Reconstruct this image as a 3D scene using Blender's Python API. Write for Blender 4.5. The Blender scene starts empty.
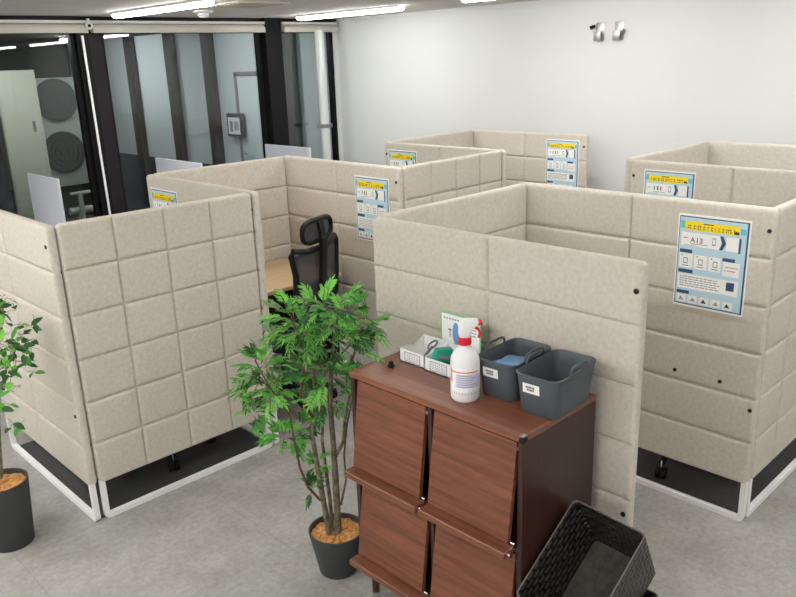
import bpy, bmesh, math, random
from mathutils import Vector, Matrix, Euler
PI = math.pi
sc = bpy.context.scene
col = sc.collection
rnd = random.Random(7)

# ------------------------------------------------------------------ camera
CAM_F, CAM_P, CAM_R, CAM_Y, CAM_H = 770.88, 0.3012, -0.0362, 0.8027, 2.1471
fw = Vector((math.cos(CAM_P)*math.cos(CAM_Y), math.cos(CAM_P)*math.sin(CAM_Y), -math.sin(CAM_P)))
_r = Vector((math.sin(CAM_Y), -math.cos(CAM_Y), 0)); _u = _r.cross(fw)
RT = math.cos(CAM_R)*_r + math.sin(CAM_R)*_u
UP = -math.sin(CAM_R)*_r + math.cos(CAM_R)*_u
cam_d = bpy.data.cameras.new('camera'); cam = bpy.data.objects.new('camera', cam_d); col.objects.link(cam)
cam_d.sensor_width = 36; cam_d.lens = CAM_F*36/796; cam_d.clip_start = .02
cam.matrix_world = Matrix(((RT.x, UP.x, -fw.x, 0), (RT.y, UP.y, -fw.y, 0), (RT.z, UP.z, -fw.z, CAM_H), (0, 0, 0, 1)))
sc.camera = cam

# ------------------------------------------------------------------ materials
def lin(c):
    return tuple(((v/255)/12.92 if v/255 <= .04045 else ((v/255+.055)/1.055)**2.4) for v in c) + (1,)

class NT:
    def __init__(s, m): s.t = m.node_tree; s.n = s.t.nodes; s.l = s.t.links
    def add(s, typ, **kw):
        n = s.n.new(typ)
        for k, v in kw.items():
            if k.startswith('i_'): n.inputs[k[2:].replace('_', ' ')].default_value = v
            else: setattr(n, k, v)
        return n
    def link(s, a, ao, b, bi): s.l.new(a.outputs[ao], b.inputs[bi])

def mat(name, rgb, rough=.6, metal=0, var=0, vscale=8, stretch=(1, 1, 1), bump=0, bscale=200, spec=.5, rgb2=None, coat=0, emit=0, sheen=0, alpha=1):
    m = bpy.data.materials.new(name); m.use_nodes = True
    t = NT(m); p = t.n['Principled BSDF']
    p.inputs['Base Color'].default_value = lin(rgb)
    p.inputs['Roughness'].default_value = rough; p.inputs['Metallic'].default_value = metal
    p.inputs['Specular IOR Level'].default_value = spec; p.inputs['Coat Weight'].default_value = coat
    p.inputs['Alpha'].default_value = alpha
    if sheen: p.inputs['Sheen Weight'].default_value = sheen
    if emit:
        p.inputs['Emission Color'].default_value = lin(rgb); p.inputs['Emission Strength'].default_value = emit
    if var or bump:
        tc = t.add('ShaderNodeTexCoord'); mp = t.add('ShaderNodeMapping'); mp.inputs['Scale'].default_value = stretch
        t.link(tc, 'Object', mp, 'Vector')
    if var:
        nz = t.add('ShaderNodeTexNoise', i_Scale=vscale, i_Detail=6, i_Roughness=.6); t.link(mp, 'Vector', nz, 'Vector')
        rp = t.add('ShaderNodeValToRGB')
        c1 = lin(rgb); c2 = lin(rgb2) if rgb2 else tuple(v*(1-var) for v in c1[:3]) + (1,)
        rp.color_ramp.elements[0].position = .35; rp.color_ramp.elements[1].position = .65
        rp.color_ramp.elements[0].color = c2; rp.color_ramp.elements[1].color = c1
        t.link(nz, 'Fac', rp, 'Fac'); t.link(rp, 'Color', p, 'Base Color')
    if bump:
        nb = t.add('ShaderNodeTexNoise', i_Scale=bscale, i_Detail=3); t.link(mp, 'Vector', nb, 'Vector')
        bp = t.add('ShaderNodeBump', i_Strength=bump, i_Distance=.004); t.link(nb, 'Fac', bp, 'Height'); t.link(bp, 'Normal', p, 'Normal')
    return m

M = {}
M['fabric'] = mat('felt_fabric', (214, 207, 196), .95, var=1, vscale=55, rgb2=(200, 193, 181), bump=.35, bscale=260, spec=.15)
M['white_metal'] = mat('white_painted_steel', (247, 247, 247), .4)
M['black_plastic'] = mat('black_plastic', (16, 16, 19), .5, spec=.3)
M['dark_hole'] = mat('dark_bolt', (18, 17, 16), .45)
M['wall'] = mat('white_wall_paint', (220, 222, 221), .9, spec=.2)
M['ceiling'] = mat('ceiling_board', (212, 209, 205), .95, var=1, vscale=3, rgb2=(205, 202, 198), spec=.1)
M['black_frame'] = mat('black_aluminium', (17, 17, 20), .5, spec=.2)
M['brown_frame'] = mat('dark_bronze_aluminium', (36, 32, 35), .5, spec=.2)
M['beige_blind'] = mat('beige_blind_fabric', (196, 194, 182), .7)
M['grey_rail'] = mat('pale_rail', (215, 214, 210), .4)
M['pipe'] = mat('pale_grey_pipe', (205, 211, 210), .45)
M['board'] = mat('grey_white_board', (203, 205, 216), .5)
M['counter'] = mat('white_counter', (225, 225, 222), .5)
M['desk_wood'] = mat('pale_oak', (228, 200, 160), .45, var=1, vscale=5, stretch=(1.5, 22, 22), rgb2=(216, 184, 140))
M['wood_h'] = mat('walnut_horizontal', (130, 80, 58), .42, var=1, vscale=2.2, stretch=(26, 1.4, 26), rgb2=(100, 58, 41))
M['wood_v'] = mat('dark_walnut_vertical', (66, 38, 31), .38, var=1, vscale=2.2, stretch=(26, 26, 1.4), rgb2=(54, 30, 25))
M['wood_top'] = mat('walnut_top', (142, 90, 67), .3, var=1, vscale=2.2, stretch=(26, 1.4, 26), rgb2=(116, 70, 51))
M['wood_in'] = mat('dark_inside', (48, 28, 22), .6)
M['chrome'] = mat('chrome', (215, 215, 218), .15, metal=1)
M['steel'] = mat('brushed_steel', (176, 174, 170), .35, metal=.8)
M['pot'] = mat('charcoal_pot', (60, 62, 63), .65, bump=.1)
M['bark_chip'] = mat('bark_chips', (222, 168, 104), .9, var=1, vscale=60, rgb2=(168, 108, 58), bump=1, bscale=90)
M['bark'] = mat('grey_brown_bark', (136, 126, 106), .85, var=1, vscale=30, rgb2=(84, 76, 60), bump=.6, bscale=60)
M['bark_red'] = mat('reddish_twig', (104, 66, 52), .8)
def leafmat(name, rgb):
    m = mat(name, rgb, .5, spec=.35); t = NT(m); p = t.n['Principled BSDF']
    tr = t.add('ShaderNodeBsdfTranslucent'); tr.inputs['Color'].default_value = lin(tuple(min(255, int(v*1.15)) for v in rgb))
    mx = t.add('ShaderNodeMixShader'); mx.inputs[0].default_value = .3
    t.link(p, 0, mx, 1); t.link(tr, 0, mx, 2); t.link(mx, 0, t.n['Material Output'], 'Surface'); return m
LEAF = [leafmat('bright_leaf', (126, 200, 88)), leafmat('mid_leaf', (92, 164, 72)), leafmat('deep_leaf', (50, 96, 52)), leafmat('grey_leaf', (128, 156, 112))]
M['bin'] = mat('slate_plastic', (78, 86, 93), .5)
M['paper'] = mat('white_paper', (244, 244, 242), .6)
M['cloth_blue'] = mat('light_blue_cloth', (128, 172, 214), .9, bump=.3)
M['teal'] = mat('teal_plastic', (34, 160, 140), .4)
M['grey_tool'] = mat('grey_plastic', (120, 118, 118), .4)
M['ink'] = mat('dark_ink', (58, 66, 84), .7)
M['ink_soft'] = mat('grey_ink', (150, 158, 166), .7)
M['navy'] = mat('navy_print', (46, 78, 118), .5)
M['sky'] = mat('pale_blue_print', (190, 217, 232), .5)
M['yellow'] = mat('yellow_print', (250, 222, 22), .5)
M['orange'] = mat('orange_print', (232, 120, 40), .5)
M['pink'] = mat('pink_print', (226, 120, 136), .5)
M['violet'] = mat('violet_print', (206, 203, 230), .5)
M['aqua'] = mat('aqua_print', (108, 196, 210), .5)
M['red'] = mat('red_plastic', (214, 30, 44), .35)
M['green_edge'] = mat('green_print', (140, 204, 160), .5)
M['blue_print'] = mat('blue_print', (112, 162, 212), .5)
M['steel_box'] = mat('ac_grey', (150, 156, 152), .5)
M['beige_steel'] = mat('beige_steel', (186, 186, 172), .5)
M['outside_wall'] = mat('pale_outside_wall', (196, 206, 208), .8)
M['outside_dark'] = mat('dark_outside', (24, 26, 29), .8)
M['outside_post'] = mat('dark_grey_post', (24, 27, 30), .6, spec=.2)
M['shade_sheet'] = mat('charcoal_shade_sheet', (74, 74, 74), .95, var=1, vscale=120, rgb2=(60, 60, 60), bump=.4)  # dark tone stands in for shade on the booth floors
M['chair_mesh'] = mat('dark_mesh', (68, 72, 80), .8, alpha=.92)
M['chair_fabric'] = mat('navy_black_fabric', (24, 26, 40), .9, bump=.3)
M['bottle'] = mat('milky_plastic', (232, 232, 234), .35)
M['white_plastic'] = mat('white_plastic', (238, 238, 238), .4)
M['clear_strip'] = mat('white_marks', (222, 228, 230), .6)

def lamp_mat(power=None):
    m = bpy.data.materials.new('lamp_diffuser'); m.use_nodes = True; t = NT(m)
    t.n.remove(t.n['Principled BSDF'])
    e = t.add('ShaderNodeEmission', i_Strength=1.0); e.inputs['Color'].default_value = (1, .985, .95, 1)
    e.inputs['Strength'].default_value = power or LAMP
    t.link(e, 0, t.n['Material Output'], 'Surface'); return m
LAMP = 15.0
M['lamp'] = lamp_mat()
M['lamp_out_fill'] = lamp_mat(42)  # stronger emission for the lamps added outside

def glass_mat():
    m = bpy.data.materials.new('window_glass'); m.use_nodes = True; t = NT(m); t.n.remove(t.n['Principled BSDF'])
    fr = t.add('ShaderNodeFresnel', i_IOR=1.5); g = t.add('ShaderNodeBsdfGlossy', i_Roughness=.0); g.inputs['Color'].default_value = (.95, .97, .97, 1)
    tr = t.add('ShaderNodeBsdfTransparent'); tr.inputs['Color'].default_value = (.80, .84, .84, 1)
    mx = t.add('ShaderNodeMixShader'); t.link(fr, 0, mx, 0); t.link(tr, 0, mx, 1); t.link(g, 0, mx, 2)
    t.link(mx, 0, t.n['Material Output'], 'Surface'); return m
M['glass'] = glass_mat()

def floor_mat():
    m = bpy.data.materials.new('grey_vinyl_tile'); m.use_nodes = True; t = NT(m); p = t.n['Principled BSDF']
    p.inputs['Roughness'].default_value = .55; p.inputs['Specular IOR Level'].default_value = .3
    tc = t.add('ShaderNodeTexCoord'); mp = t.add('ShaderNodeMapping'); mp.inputs['Location'].default_value = (-.835, .2, 0)
    t.link(tc, 'Object', mp, 'Vector')
    n1 = t.add('ShaderNodeTexNoise', i_Scale=3.5, i_Detail=8, i_Roughness=.68); t.link(tc, 'Object', n1, 'Vector')
    r1 = t.add('ShaderNodeValToRGB'); r1.color_ramp.elements[0].position = .3; r1.color_ramp.elements[1].position = .7
    r1.color_ramp.elements[0].color = lin((150, 148, 143)); r1.color_ramp.elements[1].color = lin((181, 179, 174))
    t.link(n1, 'Fac', r1, 'Fac')
    n2 = t.add('ShaderNodeTexNoise', i_Scale=38, i_Detail=5, i_Roughness=.7); t.link(tc, 'Object', n2, 'Vector')
    r2 = t.add('ShaderNodeValToRGB'); r2.color_ramp.elements[0].position = .36; r2.color_ramp.elements[1].position = .62
    r2.color_ramp.elements[0].color = (.80, .80, .79, 1); r2.color_ramp.elements[1].color = (1, 1, 1, 1); t.link(n2, 'Fac', r2, 'Fac')
    br = t.add('ShaderNodeTexBrick', offset=0.0, i_Scale=1.0)
    br.inputs['Brick Width'].default_value = .9137; br.inputs['Row Height'].default_value = .9137
    br.inputs['Mortar Size'].default_value = .0028; br.inputs['Mortar Smooth'].default_value = .6
    br.inputs['Color1'].default_value = (1, 1, 1, 1); br.inputs['Color2'].default_value = (.97, .97, .97, 1); br.inputs['Mortar'].default_value = (.80, .80, .80, 1)
    t.link(mp, 'Vector', br, 'Vector')
    a = t.add('ShaderNodeMixRGB', blend_type='MULTIPLY'); a.inputs[0].default_value = 1; t.link(r1, 0, a, 1); t.link(r2, 0, a, 2)
    b = t.add('ShaderNodeMixRGB', blend_type='MULTIPLY'); b.inputs[0].default_value = 1; t.link(a, 0, b, 1); t.link(br, 'Color', b, 2)
    t.link(b, 0, p, 'Base Color'); return m
M['floor'] = floor_mat()

def woven_mat():
    m = bpy.data.materials.new('woven_black_strap'); m.use_nodes = True; t = NT(m); p = t.n['Principled BSDF']
    p.inputs['Roughness'].default_value = .36
    tc = t.add('ShaderNodeTexCoord'); sp = t.add('ShaderNodeSeparateXYZ'); t.link(tc, 'Object', sp, 0)
    ad = t.add('ShaderNodeMath', operation='ADD'); t.link(sp, 'X', ad, 0); t.link(sp, 'Y', ad, 1)
    cb = t.add('ShaderNodeCombineXYZ'); t.link(ad, 0, cb, 'X'); t.link(sp, 'Z', cb, 'Y')
    br = t.add('ShaderNodeTexBrick', offset=.5, i_Scale=1.0)
    br.inputs['Brick Width'].default_value = .040; br.inputs['Row Height'].default_value = .026
    br.inputs['Mortar Size'].default_value = .0075; br.inputs['Mortar Smooth'].default_value = .8
    br.inputs['Color1'].default_value = lin((76, 71, 66)); br.inputs['Color2'].default_value = lin((46, 43, 41)); br.inputs['Mortar'].default_value = lin((9, 8, 8))
    t.link(cb, 0, br, 'Vector'); t.link(br, 'Color', p, 'Base Color')
    bp = t.add('ShaderNodeBump', i_Strength=1.0, i_Distance=.006, invert=True); t.link(br, 'Fac', bp, 'Height'); t.link(bp, 'Normal', p, 'Normal')
    return m
M['woven'] = woven_mat()
M['woven_rim'] = mat('woven_rim', (104, 98, 92), .5)
M['woven_base'] = mat('felted_base', (84, 78, 73), .85, var=1, vscale=40, rgb2=(60, 56, 52))

# ------------------------------------------------------------------ mesh helpers
class B:
    def __init__(s): s.bm = bmesh.new(); s.mi = 0
    def face(s, vs):
        try:
            f = s.bm.faces.new(vs); f.material_index = s.mi; return f
        except ValueError: return None
    def v(s, p): return s.bm.verts.new(p)
    def box(s, x0, x1, y0, y1, z0, z1, bev=0, seg=2, mtx=None):
        t = bmesh.new()
        vs = [t.verts.new(p) for p in ((x0, y0, z0), (x1, y0, z0), (x1, y1, z0), (x0, y1, z0), (x0, y0, z1), (x1, y0, z1), (x1, y1, z1), (x0, y1, z1))]
        for q in ((3, 2, 1, 0), (4, 5, 6, 7), (0, 1, 5, 4), (1, 2, 6, 5), (2, 3, 7, 6), (3, 0, 4, 7)): t.faces.new([vs[i] for i in q])
        if bev: bmesh.ops.bevel(t, geom=t.edges[:], offset=bev, segments=seg, affect='EDGES', profile=.5)
        s.merge(t, mtx); return s
    def merge(s, t, mtx=None):
        mp = {}
        for v in t.verts: mp[v] = s.bm.verts.new(mtx @ v.co if mtx else v.co)
        for f in t.faces:
            g = s.bm.faces.new([mp[v] for v in f.verts]); g.material_index = s.mi
        t.free()
    def rings(s, rings, cap0=True, cap1=True, close=True):
        rs = [[s.v(p) for p in r] for r in rings]
        n = len(rs[0])
        for a, b in zip(rs, rs[1:]):
            for i in range(n if close else n-1):
                j = (i+1) % n
                s.face([a[i], a[j], b[j], b[i]])
        if cap0: s.face(rs[0][::-1])
        if cap1: s.face(rs[-1])
        return s
    def tube(s, pts, r, seg=10, flat=None):
        pts = [Vector(p) for p in pts]; n = len(pts)
        rr = r if isinstance(r, (list, tuple)) else [r]*n
        rings = []; ref = None
        for i, p in enumerate(pts):
            d = (pts[min(i+1, n-1)] - pts[max(i-1, 0)]).normalized()
            if ref is None: ref = Vector((0, 0, 1)) if abs(d.z) < .9 else Vector((1, 0, 0))
            a = d.cross(ref)
            if a.length < 1e-5: a = d.orthogonal()
            a.normalize(); b = a.cross(d).normalized(); ref = b
            rings.append([p + (a*math.cos(k*2*PI/seg) + b*math.sin(k*2*PI/seg))*rr[i] for k in range(seg)])
        return s.rings(rings)
    def cyl(s, p0, p1, r0, r1=None, seg=20): return s.tube([p0, p1], [r0, r0 if r1 is None else r1], seg)
    def lathe(s, prof, c=(0, 0, 0), seg=40, cap0=True, cap1=True):
        return s.rings([[(c[0]+r*math.cos(k*2*PI/seg), c[1]+r*math.sin(k*2*PI/seg), c[2]+z) for k in range(seg)] for r, z in prof], cap0, cap1)
    def sweep(s, pts, sx, sy, n=Vector((0, 1, 0))):
        # rectangular section swept along a path lying in the plane whose normal is n
        pts = [Vector(p) for p in pts]; k = len(pts); rings = []
        for i, p in enumerate(pts):
            if 0 < i < k-1:
                d1 = (p-pts[i-1]).normalized(); d2 = (pts[i+1]-p).normalized(); d = (d1+d2).normalized(); sc_ = 1/max(.3, d.dot(d1))
            else:
                d = (pts[1]-pts[0] if i == 0 else pts[-1]-pts[-2]).normalized(); sc_ = 1
            b = d.cross(n).normalized()*sc_
            rings.append([p + n*(u*sx/2) + b*(w*sy/2) for u, w in ((-1, -1), (1, -1), (1, 1), (-1, 1))])
        return s.rings(rings)
    def rect(s, x0, x1, z0, z1, y):   # thin printed rectangle facing local -y
        s.face([s.v((x0, y, z0)), s.v((x1, y, z0)), s.v((x1, y, z1)), s.v((x0, y, z1))]); return s

def rrect(w, d, r, n=5, cx=0, cy=0):
    out = []
    for sx, sy, a0 in ((1, 1, 0), (-1, 1, PI/2), (-1, -1, PI), (1, -1, 1.5*PI)):
        for k in range(n+1):
            a = a0 + k*PI/2/n
            out.append((cx + sx*(w/2-r) + r*math.cos(a), cy + sy*(d/2-r) + r*math.sin(a)))
    return out

def obj(name, b, mats, parent=None, smooth=35, loc=None, recalc=True):
    me = bpy.data.meshes.new(name)
    if recalc: bmesh.ops.recalc_face_normals(b.bm, faces=b.bm.faces)
    b.bm.to_mesh(me); b.bm.free()
    for m in (mats if isinstance(mats, (list, tuple)) else [mats]): me.materials.append(m)
    if smooth:
        me.shade_smooth(); me.set_sharp_from_angle(angle=math.radians(smooth))
    o = bpy.data.objects.new(name, me); col.objects.link(o)
    if parent: o.parent = parent
    if loc: o.location = loc
    return o
def thing(name, label, cat, loc=(0, 0, 0), rotz=0, group=None):
    o = bpy.data.objects.new(name, None); col.objects.link(o); o.empty_display_size = .1
    o.location = loc; o.rotation_euler = (0, 0, rotz); o['label'] = label; o['category'] = cat
    if group: o['group'] = group
    return o
def tag(o, label, cat, group=None):
    o['label'] = label; o['category'] = cat
    if group: o['group'] = group
    return o
def struct(name, b, m, parent=None, smooth=35):
    o = obj(name, b, m, parent, smooth)
    if not parent: o['kind'] = 'structure'
    return o
def dup(root, loc, rotz, label, group=None):
    r = root.copy(); col.objects.link(r); r.location = loc; r.rotation_euler = (0, 0, rotz); r['label'] = label
    if group: r['group'] = group
    for ch in root.children:
        c = ch.copy(); col.objects.link(c); c.parent = r
        for g in ch.children:
            d = g.copy(); col.objects.link(d); d.parent = c
    return r

# ------------------------------------------------------------------ room
XW, YW, ZC = 5.9, 6.955, 2.59
X0, Y0 = -3.0, -3.4
struct('floor', B().box(X0-.1, XW+.1, Y0-.1, YW+.06, -.1, 0), M['floor'])
struct('ceiling', B().box(X0-.1, XW+.1, Y0-.1, YW+.06, ZC, ZC+.1), M['ceiling'])
struct('wall_right', B().box(XW, XW+.12, Y0-.1, YW+.1, 0, ZC), M['wall'])
struct('wall_left', B().box(X0-.12, X0, Y0-.1, YW+.1, 0, ZC), M['wall'])
struct('wall_back', B().box(X0-.1, XW, Y0-.12, Y0, 0, ZC), M['wall'])
# window wall: glazed bays between black mullions
struct('trim_1', B().box(X0, XW, YW-.02, YW+.06, 2.5, ZC), M['black_frame'])                   # head
struct('trim_2', B().box(X0, XW, YW-.04, YW+.06, 0, .12), M['black_frame'])                     # sill
def window(n, xa, xb, extra=()):
    b = B()
    for q in ((xa, xa+.045, .12, 2.5), (xb-.045, xb, .12, 2.5), (xa, xb, .12, .17), (xa, xb, 2.45, 2.5)):
        b.box(q[0], q[1], YW-.01, YW+.05, q[2], q[3])
    f = struct('window_%d' % n, b, M['black_frame'])
    struct('pane', B().box(xa+.045, xb-.045, YW+.018, YW+.022, .17, 2.45), M['glass'], f, smooth=0)
    return f
window(1, X0, 1.0); window(2, 1.1, 2.95); window(3, 3.16, 4.88); window(4, 5.08, 5.84)
struct('trim_3', B().box(2.945, 3.05, YW-.06, YW+.06, .12, 2.5).box(1.0, 1.1, YW-.06, YW+.06, .12, 2.5), M['black_frame'])
struct('trim_4', B().box(3.05, 3.165, YW-.05, YW+.06, .12, 2.5), M['brown_frame'])
struct('trim_5', B().box(4.88, 5.08, YW-.10, YW+.06, .12, ZC), M['black_frame'])
struct('trim_6', B().box(5.84, XW, YW-.02, YW+.06, .12, 2.5), M['wall'])

# roller blinds pulled up under the ceiling
def blind(xa, xb, label, wand=False, bracket=True):
    t = thing('roller_blind', label, 'blind', ((xa+xb)/2, YW-.09, 2.45), 0, 'roller blinds')
    w = (xb-xa)/2
    obj('head_rail', B().box(-w, w, -.03, .06, .078, .104, .004), M['grey_rail'], t)
    pr = [(0, .036*math.cos(a), .036*math.sin(a)) for a in [k*PI/10 for k in range(20)]]
    obj('blind_roll', B().rings([[(x, p[1]+.0, p[2]+.04) for p in pr] for x in (-w+.01, w-.01)]), M['beige_blind'], t)
    obj('bottom_rail', B().box(-w+.01, w-.01, -.044, -.030, .0, .052, .004), M['beige_blind'], t)
    if bracket:
        k = obj('bracket', B().cyl((w-.0, -.05, .062), (w-.0, -.035, .062), .034, .034, 24).box(w-.012, w+.012, -.045, -.03, .06, .118), M['grey_rail'], t)
        obj('pivot', B().cyl((w, -.056, .058), (w, -.045, .058), .013), M['black_plastic'], k)
    if wand:
        obj('wand', B().tube([(w-.062, -.02, -.02), (w-.052, -.015, -1.0), (w-.042, -.01, -1.75)], .011, 8), M['white_metal'], t)
    return t
blind(.9, 3.035, 'beige roller blind rolled up above the left window, white wand hanging down', wand=True)
blind(3.06, 4.87, 'beige roller blind rolled up above the middle window between the black posts', bracket=False)
blind(5.09, 5.83, 'short beige roller blind rolled up above the narrow window by the white wall', bracket=False)

# pale pipe by the corner
t = thing('vertical_pipe', 'pale grey vertical pipe in front of the narrow window beside the white wall', 'pipe', (5.51, YW-.19, 0))
obj('pipe_body', B().cyl((0, 0, 0), (0, 0, 2.47), .05, .05, 24), M['pipe'], t)
obj('clamp', B().cyl((0, 0, 1.45), (0, 0, 1.49), .055, .055, 24).box(.04, .10, -.012, .012, 1.45, 1.49).box(-.10, -.04, -.012, .012, 1.45, 1.49), M['grey_tool'], t)

# window counter with desk screens
t = thing('window_counter', 'white window counter running under the glass behind the booths', 'counter', (3.4, 6.47, 0))
obj('worktop', B().box(-2.05, 2.05, -.37, .37, .69, .72, .004), M['counter'], t)
for x in (-1.95, 0, 1.95):
    obj('leg', B().box(x-.025, x+.025, -.3, .3, 0, .69, .004), M['white_metal'], t)
for x, ya, yb, l in ((2.33, 6.2, 6.83, 'grey-white desk screen standing up by the window behind the leftmost booth'),
                     (3.5, 6.02, 6.83, 'grey-white desk screen seen above the booth panel, right of the thick window post'),
                     (4.77, 6.11, 6.86, 'grey-white desk screen in front of the wide black window post near the corner')):
    s = thing('desk_screen', l, 'screen', (x, (ya+yb)/2, .72), 0, 'desk screens on the window counter')
    d = (yb-ya)/2
    obj('screen_board', B().box(-.012, .012, -d, d, .02, .62, .006), M['board'], s)
    for yy in (-d+.08, d-.08):
        obj('foot', B().box(-.05, .05, yy-.015, yy+.015, 0, .03, .003), M['white_metal'], s)

# ceiling lights
def lamp(x, yc, label, group=None):
    t = thing('ceiling_light', label, 'light', (x, yc, ZC), 0, group)
    obj('housing', B().box(-.05, .05, -.715, .715, -.018, 0, .004), M['white_metal'], t)
    pr = [(-.042, -.016)] + [(.042*math.cos(PI+k*PI/8), -.018-.03*math.sin(k*PI/8)) for k in range(9)]+[(.042, -.016)]
    obj('diffuser', B().rings([[(p[0], y, p[1]) for p in pr] for y in (-.712, .712)]), M['lamp'], t)
lamp(3.09, 5.69, 'white tube ceiling light at upper left, above the middle window')
lamp(5.02, 5.74, 'white tube ceiling light at upper centre, nearest the white wall corner')
lamp(4.83, 3.43, 'white tube ceiling light cut off at the top edge above the white wall')
for x, y in [(3.09, 3.2)] + [(x, y) for x in (-.05, -.45, -2.1) for y in (5.69, 3.44, 1.2, -1.04)] + [(5.0, 1.2), (3.09, 1.0), (5.0, -1.04), (3.09, -1.2)]:  # left rows are invented to brighten the panels facing them; others continue the grid
    lamp(x, y, 'white tube ceiling light added out of frame to light the room', 'ceiling lights beyond the frame')

t = thing('ceiling_speaker', 'round dark ceiling speaker cut off at the top left edge', 'speaker', (2.10, 5.13, ZC))
obj('grille', B().lathe([(.0, -.012), (.085, -.012), (.095, -.008), (.095, 0)], seg=32, cap0=False), mat('speaker_grille', (112, 108, 106), .6), t)
obj('trim_ring', B().lathe([(.095, -.006), (.11, -.004), (.11, 0)], seg=32, cap0=False, cap1=False), M['grey_rail'], t)
t = thing('ceiling_vent', 'brownish ceiling air vent between the two tube lights', 'vent', (3.62, 5.30, ZC))
obj('frame', B().box(-.24, .24, -.24, .24, -.010, 0, .004), M['ceiling'], t)
b = B()
for k in range(7): b.box(-.2, .2, -.19+k*.058, -.155+k*.058, -.016, -.008)
obj('slats', b, mat('vent_slats', (176, 168, 152), .7), t)
t = thing('smoke_detector', 'small white ceiling detector beside the upper left tube light', 'detector', (3.69, 6.05, ZC))
obj('base', B().lathe([(.085, 0), (.085, -.012), (.07, -.02)], seg=28), M['white_plastic'], t)
obj('sensor_head', B().lathe([(.045, -.018), (.045, -.04), (.03, -.055)], seg=24), M['white_plastic'], t)

# brackets on the white wall
for y, l in ((3.60, 'small metal wall bracket with a black knob, left of the pair on the white wall'), (3.425, 'small metal wall bracket with a slanted arm, right of the pair on the white wall')):
    t = thing('wall_bracket', l, 'bracket', (XW, y, 2.305), 0, 'wall brackets')
    obj('plate', B().box(-.006, 0, -.04, .04, -.075, .07, .002), M['steel'], t)
    obj('clip', B().box(-.045, -.004, -.032, .032, -.074, -.064, .002).box(-.05, -.042, -.032, .032, -.074, -.0, .002), M['steel'], t)
    if y > 3.5: obj('knob', B().tube([(-.01, .045, .045), (-.035, .075, .03)], [.012, .016], 12), M['black_plastic'], t)
    else: obj('arm', B().tube([(-.02, .0, -.05), (-.04, -.05, -.01), (-.05, -.07, .0)], [.016, .014, .01], 10), M['grey_tool'], t)

# ------------------------------------------------------------------ booth panels
TH = .045
ZB, ZT = .2, 1.5
SEAMZ = [ZB + k*(ZT-ZB)/6 for k in range(1, 6)]
def nodes(L, seams, a=0.0):
    s = set()
    for d in (0, .0015, .005, .011, .018, .028): s.add(round(d, 4)); s.add(round(L-d, 4))
    for q in seams:
        for d in (-.03, -.018, -.010, -.005, -.002, 0, .002, .005, .010, .018, .03): s.add(round(q+d, 4))
    ks = sorted(s); out = []
    for i, k in enumerate(ks[:-1]):
        out.append(k); gap = ks[i+1]-k
        m = int(gap/.07)
        for j in range(1, m): out.append(k+gap*j/m)
    out.append(ks[-1]); return out
def cushion(W, cf, cb):
    H = ZT-ZB; T = TH/2; r = .020; rc = .028
    sf = [W*k/cf for k in range(1, cf)]; sb = [W*k/cb for k in range(1, cb)]; sz = [z-ZB for z in SEAMZ]
    us = nodes(W, sorted(set(sf+sb))); zs = nodes(H, sz)
    def groove(u, z, su):
        d = min([abs(u-q) for q in su]+[abs(z-q) for q in sz])
        return .0105*math.exp(-(d/.0045)**2) + .0025*math.exp(-(d/.015)**2)
    b = B()
    F = {}; K = {}
    for i, u in enumerate(us):
        for j, z in enumerate(zs):
            uu, zz = u, z
            d = min(u, W-u, z, H-z)
            cu = rc if u < rc else (W-rc if u > W-rc else None); cz = rc if z < rc else (H-rc if z > H-rc else None)
            if cu is not None and cz is not None:
                dx, dz = u-cu, z-cz; l = max(abs(dx), abs(dz)); h = math.hypot(dx, dz)
                if h > 1e-6: uu, zz = cu+dx*l/h, cz+dz*l/h
                d = rc-l
            q = min(1, d/r); prof = (1-(1-q)**2.6)**(1/2.6)
            edge = (i in (0, len(us)-1) or j in (0, len(zs)-1))
            yf = T - (T-groove(u, z, sf)*q)*prof; yb = T + (T-groove(u, z, sb)*q)*prof
            F[i, j] = b.v((uu, T if edge else yf, ZB+zz)); K[i, j] = F[i, j] if edge else b.v((uu, yb, ZB+zz))
    for i in range(len(us)-1):
        for j in range(len(zs)-1):
            b.face([F[i, j], F[i+1, j], F[i+1, j+1], F[i, j+1]])
            b.face([K[i, j], K[i, j+1], K[i+1, j+1], K[i+1, j]])
    return b
def base_frame(W):
    r = .012; m = .017; z0 = .0125
    pts = [(m, .018, .215), (m, .018, r+z0)]
    for k in range(1, 6): a = PI + k*PI/12; pts.append((m+r+r*math.cos(a), .018, z0+r+r*math.sin(a)))
    pts.append((W-m-r, .018, z0))
    for k in range(1, 6): a = 1.5*PI + k*PI/12; pts.append((W-m-r+r*math.cos(a), .018, z0+r+r*math.sin(a)))
    pts += [(W-m, .018, r+z0), (W-m, .018, .215)]
    return B().sweep(pts, .026, .025)
def bolt(x, z): return B().lathe([(.011, 0), (.011, .003), (.006, .006)], seg=14)
def panel(label, loc, rotz, W, cf, cb, bolts=(), group='felt booth panels'):
    t = thing('felt_screen', label, 'booth screen', loc, rotz, group)
    obj('padded_screen', cushion(W, cf, cb), M['fabric'], t, smooth=60)
    obj('base_frame', base_frame(W), M['white_metal'], t)
    for x, z in bolts:
        b = B(); b.tube([(x, .006, z), (x, -.003, z), (x, -.005, z)], [.0095, .0095, .006], 14)
        obj('bolt', b, M['dark_hole'], t)
    return t
R90 = -PI/2
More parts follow.
